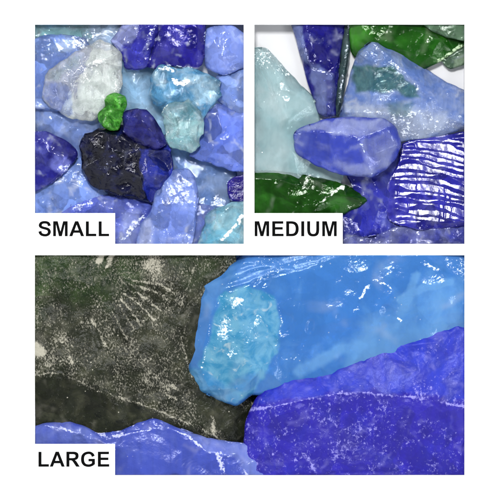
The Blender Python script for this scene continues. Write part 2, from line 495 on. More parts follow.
def build_tray():
    root = bpy.data.objects.new('collage_tray', None); C.objects.link(root)  # made-up tray standing in for the flat white collage border
    root.location = (0, 0, (FLOOR - 6) * S)
    root['label'] = 'white collage border built as a tray with three wells of glass'; root['category'] = 'tray'
    H = 330.0
    xs = sorted([-H, H] + [v for p in 'SML' for v in (RECT[p][0] - 250, RECT[p][2] - 250)])
    ys = sorted([-H, H] + [v for p in 'SML' for v in (250 - RECT[p][1], 250 - RECT[p][3])])
    def uniq(a):
        o = []
        for v in a:
            if not o or v - o[-1] > 1e-6: o.append(v)
        return o
    xs, ys = uniq(xs), uniq(ys)
    inside = lambda x, y: any(RECT[p][0] < x + 250 < RECT[p][2] and RECT[p][1] < 250 - y < RECT[p][3] for p in 'SML')
    zt = (FACE - (FLOOR - 6)) * S
    vs, fs, idx = [], [], {}
    def vi(x, y, z):
        kx = (round(x, 4), round(y, 4), z)
        if kx not in idx: idx[kx] = len(vs); vs.append((x * S, y * S, z))
        return idx[kx]
    for i in range(len(xs) - 1):
        for j in range(len(ys) - 1):
            cx, cy = (xs[i] + xs[i + 1]) / 2, (ys[j] + ys[j + 1]) / 2
            if inside(cx, cy): continue
            fs.append([vi(xs[i], ys[j], zt), vi(xs[i + 1], ys[j], zt), vi(xs[i + 1], ys[j + 1], zt), vi(xs[i], ys[j + 1], zt)])
    # outer sides
    for a, b in (((-H, -H), (H, -H)), ((H, -H), (H, H)), ((H, H), (-H, H)), ((-H, H), (-H, -H))):
        s = len(vs)
        vs.extend([(a[0] * S, a[1] * S, 0), (b[0] * S, b[1] * S, 0), (b[0] * S, b[1] * S, zt), (a[0] * S, a[1] * S, zt)])
        fs.append([s, s + 1, s + 2, s + 3])
    mesh_obj('collage_margin', vs, fs, WHITE, root)
    for p in 'SML':
        x0, y0, x1, y1 = RECT[p]
        x0 -= 250.05; x1 -= 249.95; y0, y1 = 250.05 - y0, 249.95 - y1
        zf = (FLOORS[p] - FLOOR + 6) * S
        v = [(x0 * S, y1 * S, zf), (x1 * S, y1 * S, zf), (x1 * S, y0 * S, zf), (x0 * S, y0 * S, zf)]
        v += [(a, b, zt - .0002) for a, b, _ in v]
        f = [(0, 1, 2, 3), (1, 0, 4, 5), (2, 1, 5, 6), (3, 2, 6, 7), (0, 3, 7, 4)]
        mesh_obj('well', v, f, SHADED_WHITE if p == 'M' else WHITE, root)
build_tray()

def build_table():
    v, f = quads_box(-1.2, -1.2, 1.2, 1.2, (FLOOR - 36) * S, (FLOOR - 6.2) * S)
    o = mesh_obj('tabletop', v, f, TABLE); o['kind'] = 'structure'
build_table()

def bez(p0, p1, p2, p3, n=10):
    return [tuple((1 - t) ** 3 * a + 3 * (1 - t) ** 2 * t * b + 3 * (1 - t) * t * t * c + t ** 3 * d for a, b, c, d in zip(p0, p1, p2, p3)) for t in [i / n for i in range(n + 1)]]

def catmull(pts, n=8):
    out = []
    for i in range(len(pts) - 1):
        p0 = pts[i - 1] if i else pts[0]; p1, p2 = pts[i], pts[i + 1]; p3 = pts[i + 2] if i + 2 < len(pts) else p2
        for k in range(n):
            t = k / n
            out.append(tuple(.5 * ((2 * b) + (-a + c) * t + (2 * a - 5 * b + 4 * c - d) * t * t + (-a + 3 * b - 3 * c + d) * t ** 3) for a, b, c, d in zip(p0, p1, p2, p3)))
    return out + [pts[-1]]

def stroke(pts, w0, w1=None):
    L, R = [], []
    for i, p in enumerate(pts):
        a = pts[max(0, i - 1)]; b = pts[min(len(pts) - 1, i + 1)]
        d = Vector((b[0] - a[0], b[1] - a[1])).normalized(); nrm = (-d.y, d.x)
        w = w0
        if w1: w = w0 + (w1 - w0) * abs(d.y) ** 2
        L.append((p[0] + nrm[0] * w / 2, p[1] + nrm[1] * w / 2)); R.append((p[0] - nrm[0] * w / 2, p[1] - nrm[1] * w / 2))
    return L + R[::-1]

def glyph(ch):
    """outline rings (first outer, rest holes) per piece, 1000 units per em; and the advance"""
    if ch == 'L': return [[[(73, 0), (573, 0), (573, 121), (218, 121), (218, 710), (73, 710)]]], 611
    if ch == 'M': return [[[(70, 0), (204, 0), (204, 564), (346, 0), (485, 0), (627, 564), (627, 0), (763, 0), (763, 716), (545, 716), (417, 228), (287, 716), (70, 716)]]], 833
    if ch == 'A': return [[[(0, 0), (153, 0), (214, 163), (500, 163), (564, 0), (718, 0), (434, 716), (280, 716)], [(258, 284), (357, 549), (454, 284)]]], 722
    if ch == 'E': return [[[(73, 0), (617, 0), (617, 121), (218, 121), (218, 315), (577, 315), (577, 436), (218, 436), (218, 595), (604, 595), (604, 716), (73, 716)]]], 667
    if ch == 'I': return [[[(68, 0), (213, 0), (213, 716), (68, 716)]]], 278
    if ch == 'D':
        o = [(72, 716), (72, 0)] + bez((345, 0), (560, 0), (672, 130), (672, 353)) + bez((672, 353), (672, 590), (550, 716), (336, 716))[1:]
        h = [(217, 595)] + bez((300, 595), (450, 595), (522, 520), (522, 358)) + bez((522, 358), (522, 190), (455, 121), (325, 121))[1:] + [(217, 121)]
        return [[o, h]], 722
    if ch == 'U':
        o = [(72, 716), (72, 335)] + bez((72, 335), (72, 90), (150, -12), (366, -12)) + bez((366, -12), (575, -12), (649, 95), (649, 320))[1:] + [(649, 716), (505, 716), (505, 325)]
        o += bez((505, 325), (505, 165), (465, 112), (362, 112)) + bez((362, 112), (255, 112), (217, 170), (217, 325))[1:] + [(217, 716)]
        return [[o]], 722
    if ch == 'R':
        o = [(73, 716), (73, 0), (218, 0), (218, 299), (247, 299)] + bez((247, 299), (335, 299), (350, 285), (405, 200)) + [(539, 0), (712, 0), (624, 140)] + \
            bez((624, 140), (565, 240), (535, 280), (480, 315)) + bez((480, 315), (600, 335), (655, 410), (655, 515))[1:] + bez((655, 515), (655, 650), (580, 716), (400, 716))[1:]
        h = [(218, 413), (218, 595)] + bez((330, 595), (440, 595), (505, 590), (505, 506)) + bez((505, 506), (505, 420), (450, 413), (325, 413))[1:]
        return [[o, h]], 722
    if ch == 'S':
        p = catmull([(552, 490), (538, 560), (470, 640), (330, 666), (190, 636), (122, 540), (150, 455), (250, 405), (400, 365), (510, 315), (555, 210), (520, 115), (440, 62), (335, 48), (200, 80), (130, 150), (106, 238)])
        return [[stroke(p, 122, 146)]], 667
    if ch == 'G':
        p = catmull([(632, 490), (590, 585), (500, 650), (398, 664), (250, 625), (150, 520), (122, 358), (150, 195), (250, 85), (400, 50), (520, 72), (640, 135)])
        return [[stroke(p, 122, 150)], [[(404, 256), (712, 256), (712, 377), (404, 377)]], [[(569, 100), (700, 98), (712, 110), (712, 300), (569, 300)]]], 778

def caption(word, x_text, base_y, size, x0, y0, x1, y1):
    H = 0.15
    root = bpy.data.objects.new('collage_caption', None); C.objects.link(root)  # made-up card carrying a printed caption of the collage
    cx, cy = W((x0 + x1) / 2, (y0 + y1) / 2); root.location = (cx * S, cy * S, (FACE + .03) * S)
    root['label'] = 'white collage caption %s in bold black capitals, built as a card' % word; root['category'] = 'caption card'; root['group'] = 'collage captions built as cards'
    def Lc(x, y): return ((x - 250 - cx) * S, (250 - y - cy) * S)
    a, b = Lc(x0, y1), Lc(x1, y0)
    v, f = quads_box(a[0], a[1], b[0], b[1], 0, H * S)
    mesh_obj('card', v, f, CARD, root)
    vs, fs = [], []; adv = 0; lift = 0
    for ch in word:
        pieces, w = glyph(ch)
        for k, rings in enumerate(pieces):
            pts, face = [], []
            for r in rings:
                s = len(pts); pts += r; face.append(list(range(s, s + len(r))))
            ed = [(f[i], f[(i + 1) % len(f)]) for f in face for i in range(len(f))]
            Vv, Ff, _ = cdt(pts, ed, [])
            cen = np.array([[np.mean([Vv[i][0] for i in q]), np.mean([Vv[i][1] for i in q])] for q in Ff])
            ok = in_poly(cen[:, 0], cen[:, 1], rings[0])
            for hole in rings[1:]: ok &= ~in_poly(cen[:, 0], cen[:, 1], hole)
            s = len(vs)
            for q in Vv:
                X, Y = Lc(x_text + (adv + q[0]) * size / 1000, base_y - q[1] * size / 1000)
                vs.append((X, Y, (H + .12 + .05 * k) * S))
            for q, g in zip(Ff, ok):
                if g: fs.append([s + i for i in q])
        adv += w
    mesh_obj('lettering', vs, fs, BLACK, root)

caption('SMALL', 37.4, 236.2, 21.0, 30.0, 213.1, 114.9, 246.5)
caption('MEDIUM', 253.2, 236.2, 21.0, 249.5, 213.1, 342.8, 246.5)
caption('LARGE', 36.6, 467.0, 21.0, 30.0, 444.2, 114.8, 478.0)

# ------------------------------------------------------------------ small chunks (top left well)
G = glass
mat_peri = G((133, 157, 225), (188, 201, 244), trans=0.66, mott=.8, mscale=22, cellvar=.34, gain=1.0, seed=1)
mat_corn = G((119, 147, 225), (167, 186, 241), trans=0.58, mott=.7, mscale=30, cellvar=.34, gain=1.0, seed=2)
mat_deep = G((54, 54, 165), (114, 120, 209), trans=0.58, mott=.7, mscale=26, cellvar=.34, gain=1.0, seed=3, rough=.1)
mat_pale = G((176, 210, 235), (229, 237, 248), trans=0.88, mott=.9, mscale=18, cellvar=.34, gain=1.0, seed=4)
mat_cyanpale = G((186, 233, 239), (221, 236, 242), trans=0.88, mott=.6, cellvar=.34, gain=1.0, seed=5)

# back layer
chunk('S', 'pale aqua chunk lying flat in the top left corner of the small well', [(26, 16), (88, 16), (92, 40), (60, 52), (26, 60)], -11, mat_cyanpale, wav=1.5)
chunk('S', 'pale lilac chunk at the top edge right of the aqua corner chunk', [(84, 16), (122, 16), (122, 34), (112, 50), (88, 52), (80, 34)], -12, G((186, 210, 237), (221, 227, 246), trans=0.80, mott=.6, cellvar=.34, gain=1.0, seed=6), wav=1.5)
chunk('S', 'pale ice blue chunk wedged between the clear chunk and the teal chunk', [(112, 58), (150, 60), (158, 90), (178, 116), (172, 150), (150, 128), (116, 116)], -22, mat_pale, rough=4.2, ridges=[[(126, 66, 2), (136, 90, 5), (146, 116, 0)]])
chunk('S', 'light blue chunk below the clear chunk, its pale face half hidden', [(26, 92), (56, 104), (98, 112), (106, 132), (104, 168), (84, 176), (62, 150), (26, 134)], -22, G((143, 168, 227), (212, 224, 245), trans=0.73, mott=1.1, mscale=16, cellvar=.34, gain=1.0, seed=7), rough=3.8, rough_step=16, ridges=[[(36, 104, 0), (62, 118, 4), (86, 132, 1)]], ridge_frost=.3)
chunk('S', 'slate blue chunk under the black navy chunk and the periwinkle chunk', [(150, 138), (176, 130), (206, 142), (238, 172), (236, 206), (206, 216), (170, 200)], -24, G((132, 162, 211), (184, 204, 234), trans=0.80, mott=.7, cellvar=.34, gain=1.0, seed=8), rough=4.5, rough_step=18, edge=-2.2, zones=[('tint', 'ell', 1.0, (218, 185, 16, 12, 0)), ('frost', 'ell', .35, (218, 176, 10, 6, 0))])
chunk('S', 'light blue chunk low on the right edge of the small well', [(216, 74), (252, 60), (252, 118), (232, 112), (216, 100)], -14, G((146, 173, 235), (193, 208, 245), trans=0.66, mott=.8, cellvar=.34, gain=1.0, seed=9), ridges=[[(222, 82, 0), (240, 88, 5), (252, 98, 4)]], frost0=.12, zones=[('frost', 'ell', .5, (232, 97, 8, 4, 20))])
chunk('S', 'rounded periwinkle chunk in the top right corner', [(206, 28), (216, 25), (232, 24.6), (241, 31), (252, 38), (252, 64), (236, 70), (224, 76), (206, 68), (203, 52)], -8, G((133, 155, 227), (180, 193, 244), trans=0.58, mott=.8, mscale=24, cellvar=.34, gain=1.0, seed=10), ridges=[[(210, 36, 1), (226, 38, 3.5), (240, 42, 2)], [(226, 38, 3.5), (222, 56, 5), (226, 70, 0)]], edge=-3.9, wav=1.5, rim_frost=.4)
chunk('S', 'cobalt lilac chunk at the top with one pale slanting face', [(109, 40), (120, 28), (124, 16), (158, 16), (160, 30), (151, 52), (147, 67), (138, 71), (124, 69), (121, 52)], -9, G((63, 63, 178), (173, 183, 235), trans=0.66, mott=.35, cellvar=.34, gain=1.0, seed=11, rough=.1), edge=-2.8, ridges=[[(120, 48, 1), (136, 38, 3), (143, 20, 2)], [(136, 66, -1), (148, 40, 1), (158, 24, 1)]], zones=[('tint', 'poly', .85, [(106, 42), (124, 16), (143, 16), (136, 38), (120, 50)], 2.0), ('frost', 'poly', .45, [(140, 60), (146, 34), (158, 22), (158, 34), (148, 58)], 3.0)])
chunk('S', 'deep indigo block at the middle of the top edge', [(152, 16), (206.5, 16), (205, 42), (203, 64), (198, 69), (186, 68), (166, 65), (155, 70), (147, 67), (152, 50), (158, 30)], -7, G((37, 32, 140), (113, 113, 201), trans=0.51, mott=.6, mscale=28, cellvar=.34, gain=1.0, seed=12, rough=.1, ripple=.25, rip_scale=9, rip_rot=40), edge=-3.3, ridges=[[(160, 18, 1), (157, 46, 1.5), (151, 64, -1)], [(198, 18, 2), (197, 48, 2), (198, 62, 0)]], frost0=.1, rim_frost=.55)
chunk('S', 'cornflower slab on the left with a dark crest along its top', [(34, 37), (48, 33), (72, 34.5), (86, 37), (92, 50), (86, 70), (60, 112), (34, 108), (26, 96), (27, 50)], -11, G((130, 158, 228), (179, 201, 242), trans=0.66, mott=.7, mscale=20, cellvar=.34, gain=1.0, seed=13, rough=.14), edge=-3.3, ridges=[[(36, 41, 2), (52, 37, 3), (76, 39, 2)], [(40, 60, 4), (60, 54, 5), (84, 48, 1)]], zones=[('tint', 'poly', 0, [(34, 34), (86, 35), (84, 40), (54, 39), (36, 44)], 1.5), ('frost', 'ell', .6, (80, 44, 10, 9, 30)), ('tint', 'ell', .95, (66, 46, 14, 8, 0))])
# right, middle
chunk('S', 'medium blue chunk with one broad smooth face on the right', [(188, 156), (202, 132), (204, 116), (216, 102), (226, 105), (236, 112), (252, 114), (252, 173), (232, 171), (212, 164)], -9, G((101, 123, 207), (163, 180, 235), trans=0.58, mott=.7, mscale=24, cellvar=.34, gain=1.0, seed=14, rough=.1), edge=-3.9, ridges=[[(216, 106, 2), (222, 130, 5), (230, 150, 3), (252, 160, 0)], [(222, 130, 5), (206, 146, 2), (194, 154, -2)]], zones=[('tint', 'poly', .0, [(218, 104), (232, 114), (240, 140), (226, 140)], 3), ('frost', 'ell', .4, (234, 164, 7, 3, -20))])
chunk('S', 'violet black chunk cut by the right edge below the blue one', [(227, 181), (236, 175), (252, 172), (252, 202), (236, 203), (228, 199)], -10, G((28, 20, 100), (108, 100, 182), trans=.2, cellvar=.34, gain=1.0, seed=15, rough=.06, bump=.6), rough=4.5, rough_step=9, frost0=.18)
chunk('S', 'dark ultramarine chunk cut by the left edge', [(26, 132), (46, 130.5), (58, 136), (68, 142), (77.5, 150.5), (76.5, 158), (66, 171), (55, 181), (40, 190), (26, 194)], -8, G((35, 35, 122), (113, 120, 203), trans=0.51, mott=.6, mscale=22, cellvar=.34, gain=1.0, seed=16, rough=.1), edge=-3.9, ridges=[[(26, 146, 0), (46, 150, 3), (64, 158, 4), (76, 154, -2)], [(64, 158, 4), (58, 174, 0)]], zones=[('tint', 'poly', .0, [(26, 130), (60, 134), (72, 148), (46, 152), (26, 150)], 3), ('frost', 'ell', .5, (64, 166, 7, 5, -30)), ('frost', 'ell', .35, (42, 142, 12, 5, 10)), ('tint', 'ell', 1.0, (60, 164, 9, 9, 0))])
chunk('S', 'cornflower chunk with a flat face above the SMALL card', [(26, 188), (54, 178), (68, 162), (79, 156), (94, 168), (100, 184), (112, 200), (82, 214), (60, 226), (26, 228)], -18, G((122, 150, 218), (172, 190, 239), trans=0.51, mott=.7, mscale=30, cellvar=.34, gain=1.0, seed=17, rough=.16), edge=-2.8, ridges=[[(40, 186, 0), (62, 180, 3), (80, 186, 4), (94, 196, 0)]], frost0=.1, zones=[('frost', 'ell', .45, (60, 178, 14, 4, -30))])
chunk('S', 'royal blue chunk along the bottom right of the SMALL card', [(58, 212), (78, 200), (100, 194), (122, 195.5), (152, 203), (150, 220), (140, 252), (60, 252)], -17, G((96, 111, 207), (159, 173, 235), trans=0.58, mott=.8, mscale=26, cellvar=.34, gain=1.0, seed=18, rough=.12), edge=-3.3, ridges=[[(70, 212, 0), (98, 204, 4), (122, 212, 5), (146, 214, 1)], [(122, 212, 5), (118, 244, 3)]], zones=[('frost', 'ell', .5, (82, 206, 14, 5, -20)), ('frost', 'line', .55, [(110, 252), (128, 234), (142, 216)], 3.5), ('tint', 'ell', .9, (130, 228, 10, 22, 20))])
chunk('S', 'lavender chunk behind the tall periwinkle one, bottom right', [(190, 202), (212, 206), (219, 214), (210, 232), (200, 252), (180, 252)], -12, G((132, 152, 225), (182, 193, 242), trans=0.66, mott=.9, cellvar=.34, gain=1.0, seed=19), rough=3.5, frost0=.15, edge=-2.2)
chunk('S', 'tall periwinkle chunk with a frosty face at the bottom middle', [(173, 169), (186, 167.6), (194, 174), (198.4, 188), (198, 207), (196, 232), (190, 252), (134, 252), (140, 224), (150, 212), (155, 193), (163, 179)], -4, G((125, 148, 220), (182, 195, 242), frost=(221, 228, 250), trans=0.58, mott=.8, mscale=18, cellvar=.34, gain=1.0, seed=20, rough=.14, chip=(2.6, 1, 1)), edge=-3.9, ridges=[[(178, 172, -1), (193, 184, 2), (196, 206, 3), (192, 232, 1), (188, 244, 0)], [(164, 182, 0), (160, 204, 3), (152, 232, 2), (150, 244, 2)]], frost0=.22, ridge_frost=.45, zones=[('frost', 'ell', .42, (174, 236, 20, 8, 0)), ('tint', 'poly', 1.0, [(136, 252), (142, 226), (152, 216), (152, 252)], 3), ('tint', 'poly', .0, [(190, 176), (198, 186), (200, 206), (196, 210)], 2)])
chunk('S', 'aqua chunk in the bottom right corner of the small well', [(204, 216), (210, 211), (218, 207), (232, 202.5), (252, 199), (252, 252), (196, 252), (198, 242), (201, 234), (203.8, 224)], -6, G((116, 182, 206), (204, 236, 242), frost=(230, 246, 246), trans=0.80, mott=.9, mscale=14, cellvar=.34, gain=1.2, seed=21, rough=.07, bump=.5), scoops=1.9, edge=-3.3, ridges=[[(206, 224, 0), (218, 216, 4), (234, 210, 5), (250, 208, 3)], [(218, 216, 4), (214, 244, 2)]], rough=4.5, rough_step=12, tint0=.5, zones=[('tint', 'poly', .0, [(194, 252), (204, 222), (212, 222), (214, 252)], 3), ('frost', 'line', .6, [(238, 222), (230, 232), (222, 240)], 3), ('frost', 'line', .6, [(242, 216), (236, 226)], 3)])
# on top
chunk('S', 'big colourless chunk with faint green tinge, upper left', [(92.7, 42), (100.4, 37.6), (111, 44), (121, 50.8), (122.6, 64), (121.5, 84), (120, 94), (104, 110), (96, 120), (79.5, 121), (63, 114.8), (52, 108), (41, 97), (43, 86), (43.4, 75), (54, 65), (67, 55), (80.6, 47.5)], -3,
      G((206, 218, 212), (255, 255, 255), frost=(255, 255, 255), gain=1.2, trans=.84, mott=.4, mscale=9, cell=9, cellvar=.22, seed=22, rough=.05, bump=.6, bscale=4, veil=.5, alt=((134, 152, 220), (180, 192, 232)), altscale=9), scoops=1.9, edge=-5.0, jag=2.3, depth=22, rough=5.8, rough_step=10,
      ridges=[[(82, 50, 0), (84, 66, 5), (76, 82, 6), (73, 100, 3), (74, 118, -3)], [(84, 66, 5), (104, 62, 6), (121, 66, -2)], [(46, 78, -2), (60, 76, 3), (76, 82, 6)]], tint0=.85, frost0=.24,
      zones=[('alt', 'poly', .8, [(44, 82), (52, 80), (70, 88), (72, 116), (52, 108), (42, 96)], 1.2), ('frost', 'ell', .4, (96, 66, 16, 12, -20)), ('tint', 'ell', .05, (56, 73, 8, 6, -30)), ('tint', 'ell', .0, (72, 64, 12, 5, -35)), ('tint', 'ell', .8, (100, 90, 20, 26, 0)), ('frost', 'ell', .4, (110, 88, 10, 16, 20))])
chunk('S', 'teal blue chunk right of centre', [(151, 73), (158, 65), (167, 64), (176, 69), (188, 66), (200, 70.5), (211, 74), (223, 82), (218, 89), (222, 95), (213, 105), (203, 118), (186, 122), (168, 113), (156, 106), (148, 95), (150, 84)], -4,
      G((92, 152, 190), (184, 216, 230), frost=(234, 246, 248), trans=0.73, mott=1.0, mscale=12, cell=12, cellvar=.3, gain=1.2, seed=23, rough=.06, bump=.6), scoops=1.9, edge=-4.4, jag=2.3, depth=22, rough=7.6, rough_step=10,
      ridges=[[(154, 74, -2), (164, 88, 3), (172, 82, 5), (186, 82, 5), (204, 78, 0)], [(186, 82, 5), (190, 96, 5), (206, 102, 1)]], tint0=.1,
      zones=[('tint', 'poly', .8, [(186, 80), (204, 74), (218, 84), (214, 102), (196, 104)], 4), ('frost', 'line', .85, [(174, 80), (178, 84), (184, 83), (188, 81)], 3.2), ('frost', 'line', .55, [(158, 70), (166, 67), (172, 70)], 3), ('tint', 'ell', .9, (159, 82, 5, 9, -20)), ('frost', 'line', .5, [(220, 82), (219, 92)], 3)])
chunk('S', 'pale sea green chunk leaning on the teal chunk', [(161, 113), (166, 104), (173, 99), (182, 101), (188, 96.5), (198, 104), (200, 112), (205, 119), (204, 134), (199, 138), (201, 147), (190, 154.5), (180, 149), (172, 150), (166, 138), (164, 126)], 4,
      G((136, 186, 190), (216, 238, 232), frost=(242, 250, 240), trans=0.80, mott=.9, mscale=11, cell=10, cellvar=.25, gain=1.2, seed=24, rough=.06, bump=.6), scoops=1.9, edge=-5.0, jag=2.3, depth=20, rough=6.3, rough_step=9,
      ridges=[[(166, 112, -1), (178, 108, 4), (190, 106, 4), (198, 118, 2), (196, 142, 0)], [(178, 108, 4), (176, 128, 5), (186, 146, 1)]], tint0=.55, frost0=.12, rim_frost=.7,
      zones=[('tint', 'ell', .0, (186, 118, 11, 12, 0)), ('frost', 'poly', .35, [(164, 128), (178, 130), (186, 150), (172, 150)], 4)])
chunk('S', 'nearly black navy chunk in the middle, right end bright navy', [(79.7, 141), (85, 133), (99, 128), (120, 124), (140, 128), (160, 140), (168, 144), (173.6, 158), (172.7, 176.5), (161, 192.6), (150.6, 203), (133.5, 197.2), (108, 192.6), (90, 185.7), (81, 168)], -4,
      G((6, 7, 26), (26, 36, 122), frost=(142, 148, 176), trans=0.08, mott=.35, mscale=14, cell=13, veil=.12, gain=.7, seed=25, rough=.03, bump=.55, bscale=5, spec=.3, cellvar=.5, chip_soft=.04), scoops=1.9, edge=-5.0, jag=2.3, depth=22, rough=7.6, rough_step=10,
      ridges=[[(100, 132, 0), (112, 150, 5), (108, 170, 6), (104, 190, -2)], [(112, 150, 5), (136, 150, 6), (166, 150, -1)], [(136, 150, 6), (140, 176, 6), (146, 200, -2)]],
      zones=[('tint', 'poly', 1.0, [(140, 148), (176, 142), (178, 184), (152, 208), (142, 190)], 1.2), ('frost', 'ell', .32, (108, 160, 10, 26, 20)), ('frost', 'ell', .25, (94, 180, 8, 10, 0))])
chunk('S', 'indigo pebble touching the green chunk', [(122, 113), (133.5, 107.4), (147.3, 109.7), (155, 120), (161, 128), (168, 144), (156.5, 150), (136, 144), (122.5, 133)], 4, G((28, 26, 88), (58, 62, 150), frost=(184, 188, 224), trans=0.51, mott=.8, mscale=14, cellvar=.34, veil=.2, gain=1.0, seed=26, rough=.1, bump=.5), edge=-4.4, depth=16, rough=3.0, rough_step=10, ridges=[[(126, 116, 0), (140, 118, 4), (152, 132, 4), (160, 144, -1)]], frost0=.16, tint0=.2)
chunk('S', 'small bright green chunk with two lobes in the middle of the blue', [(106, 95), (117, 92.2), (125.7, 96), (127.5, 105), (122, 112.5), (121.5, 124), (119, 131.5), (110.5, 131.5), (100, 126), (98, 114.5), (105, 107.5), (103.6, 100)], 6,
      G((46, 122, 30), (116, 208, 84), frost=(216, 244, 200), trans=0.66, mott=1.3, mscale=7, cell=6, cellvar=.35, gain=1.1, seed=27, rough=.05, bump=.8, bscale=3.5), scoops=1.9, edge=-3.9, jag=2.3, depth=20, rough=5.8, rough_step=6, ridges=[[(107, 98, 0), (115, 98, 4), (123, 102, 2)], [(115, 98, 4), (112, 110, 2), (108, 118, 4), (112, 128, 0)]], frost0=.08, tint0=.3)

# ------------------------------------------------------------------ medium chunks (top right well)
chunk('M', 'grey green chunk in the top right corner of the medium well', [(412, 14), (473, 14), (473, 42), (447, 37), (430, 30)], -8, G((110, 146, 114), (168, 192, 170), trans=0.66, mott=.6, cellvar=.34, seed=31, rough=.14), edge=-4, wav=2)
chunk('M', 'small pale green chunk at the right edge under the green slab', [(440, 60), (456, 50), (473, 43), (473, 60), (460, 66), (450, 69)], -16, G((92, 122, 98), (180, 204, 172), trans=0.73, mott=.7, cellvar=.34, seed=32), edge=-3, zones=[('tint', 'poly', 1.0, [(452, 58), (473, 52), (473, 62), (456, 68)], 2)])
chunk('M', 'dark green slab along the top edge', [(346, 14), (416, 14), (436, 27), (448, 36), (472, 39.5), (466, 44), (456, 52), (446, 58), (436, 64), (410, 74), (368, 66), (352, 54)], -15,
      G((27, 82, 18), (60, 132, 40), frost=(200, 224, 184), trans=0.46, mott=.7, mscale=30, cell=30, cellvar=.34, veil=0.15, seed=33, rough=.1, ripple=.2, rip_scale=8, rip_rot=20), scoops=0.25, edge=-5, ridges=[[(356, 20, 2), (368, 34, 4), (384, 44, 4), (430, 56, 0)], [(368, 34, 4), (400, 24, 3), (440, 40, 1)]],
      zones=[('frost', 'poly', .42, [(366, 26), (384, 29), (388, 35), (372, 36)], 2), ('frost', 'line', .6, [(438, 60), (448, 55), (458, 47), (472, 42)], 3), ('tint', 'ell', .9, (360, 34, 12, 14, 0)), ('frost', 'line', .5, [(370, 22), (384, 23)], 2.5)])
chunk('M', 'thin smoky glass edge beside the indigo wedge', [(345, 14), (352, 14), (352.5, 34), (349, 60), (344, 92), (339, 118), (334, 116), (337, 84), (341, 52)], -17, G((94, 122, 124), (168, 184, 188), trans=0.80, cellvar=.34, seed=34, rough=.08), edge=-3, round_r=2.5, ridge_frost=.5, ridges=[[(349, 24, 1.5), (346, 60, 2), (339, 104, 1)]])
chunk('M', 'indigo wedge pointing down from the top edge, its tip slate blue', [(288, 14), (347, 14), (345, 30), (340.4, 54), (338, 84), (337.4, 116), (326, 118), (318, 113), (311, 93), (304.5, 70.6), (297, 44)], -11,
      G((34, 31, 142), (131, 146, 206), frost=(196, 200, 236), trans=0.58, mott=.35, mscale=18, cell=20, cellvar=.34, seed=35, rough=.07), edge=-7,
      ridges=[[(306, 22, 1), (310, 40, 3), (316, 57, 4), (334, 72, 2), (338, 60, -2)], [(316, 57, 4), (312, 66, 1), (304, 52, 0)], [(332, 74, 2), (332, 96, 3), (330, 114, -1)], [(300, 30, 0), (307, 54, 1), (312, 70, 1)]], ridge_frost=.42,
      zones=[('tint', 'poly', .75, [(309, 62), (334, 74), (337, 118), (318, 118)], 2), ('tint', 'poly', .95, [(288, 14), (300, 18), (308, 62), (300, 60)], 2), ('frost', 'poly', .22, [(312, 24), (344, 24), (338, 56), (320, 52)], 4), ('tint', 'poly', .3, [(326, 80), (336, 80), (335, 116), (328, 116)], 1.5)])
chunk('M', 'big pale teal chunk filling the left of the medium well', [(246, 47), (265.4, 46.5), (274, 54), (286, 68), (301, 84), (312, 93), (318.5, 108), (321, 122), (322, 142), (346, 172), (340, 186), (300, 184), (270, 182), (246, 180)], -13,
      G((178, 210, 214), (216, 234, 236), frost=(238, 246, 246), trans=0.73, mott=.8, mscale=22, cell=28, cellvar=.1, veil=0.30, stria=.1, gain=.95, seed=36, rough=.12, bump=.4, bscale=8), scoops=0.6, edge=-8,
      ridges=[[(262, 50, 0), (272, 66, 4), (290, 90, 5), (310, 104, 1)], [(290, 90, 5), (288, 120, 5), (292, 150, 2)]], frost0=.1, tint0=.4,
      zones=[('frost', 'ell', .42, (264, 60, 16, 12, 20)), ('frost', 'ell', .3, (272, 96, 12, 14, 0)), ('frost', 'line', .45, [(280, 66), (288, 74)], 5), ('tint', 'ell', .0, (300, 130, 14, 18, 0))])
chunk('M', 'royal blue chunk at the bottom between the green and the rippled chunks', [(346, 174), (400, 150), (404, 170), (396, 190), (394, 216), (402, 228), (382, 234), (362, 238), (344, 242), (330, 240), (330, 214), (362, 206)], -17,
      G((46, 50, 168), (129, 140, 218), trans=0.51, mott=.8, mscale=22, cell=26, cellvar=.34, seed=37, rough=.14), edge=-4, ridges=[[(372, 176, 1), (380, 200, 4), (372, 232, 1)]], rim_frost=.6)
chunk('M', 'lilac blue chunk along the bottom edge under the rippled chunk', [(334, 248), (344, 236), (372, 236), (398, 226), (430, 228), (473, 224), (473, 252), (334, 252)], -15, G((78, 85, 180), (173, 180, 225), frost=(216, 220, 244), trans=0.66, mott=.9, mscale=16, cellvar=.34, seed=38, rough=.16), edge=-4, rough=2.1, frost0=.22, tint0=.3)

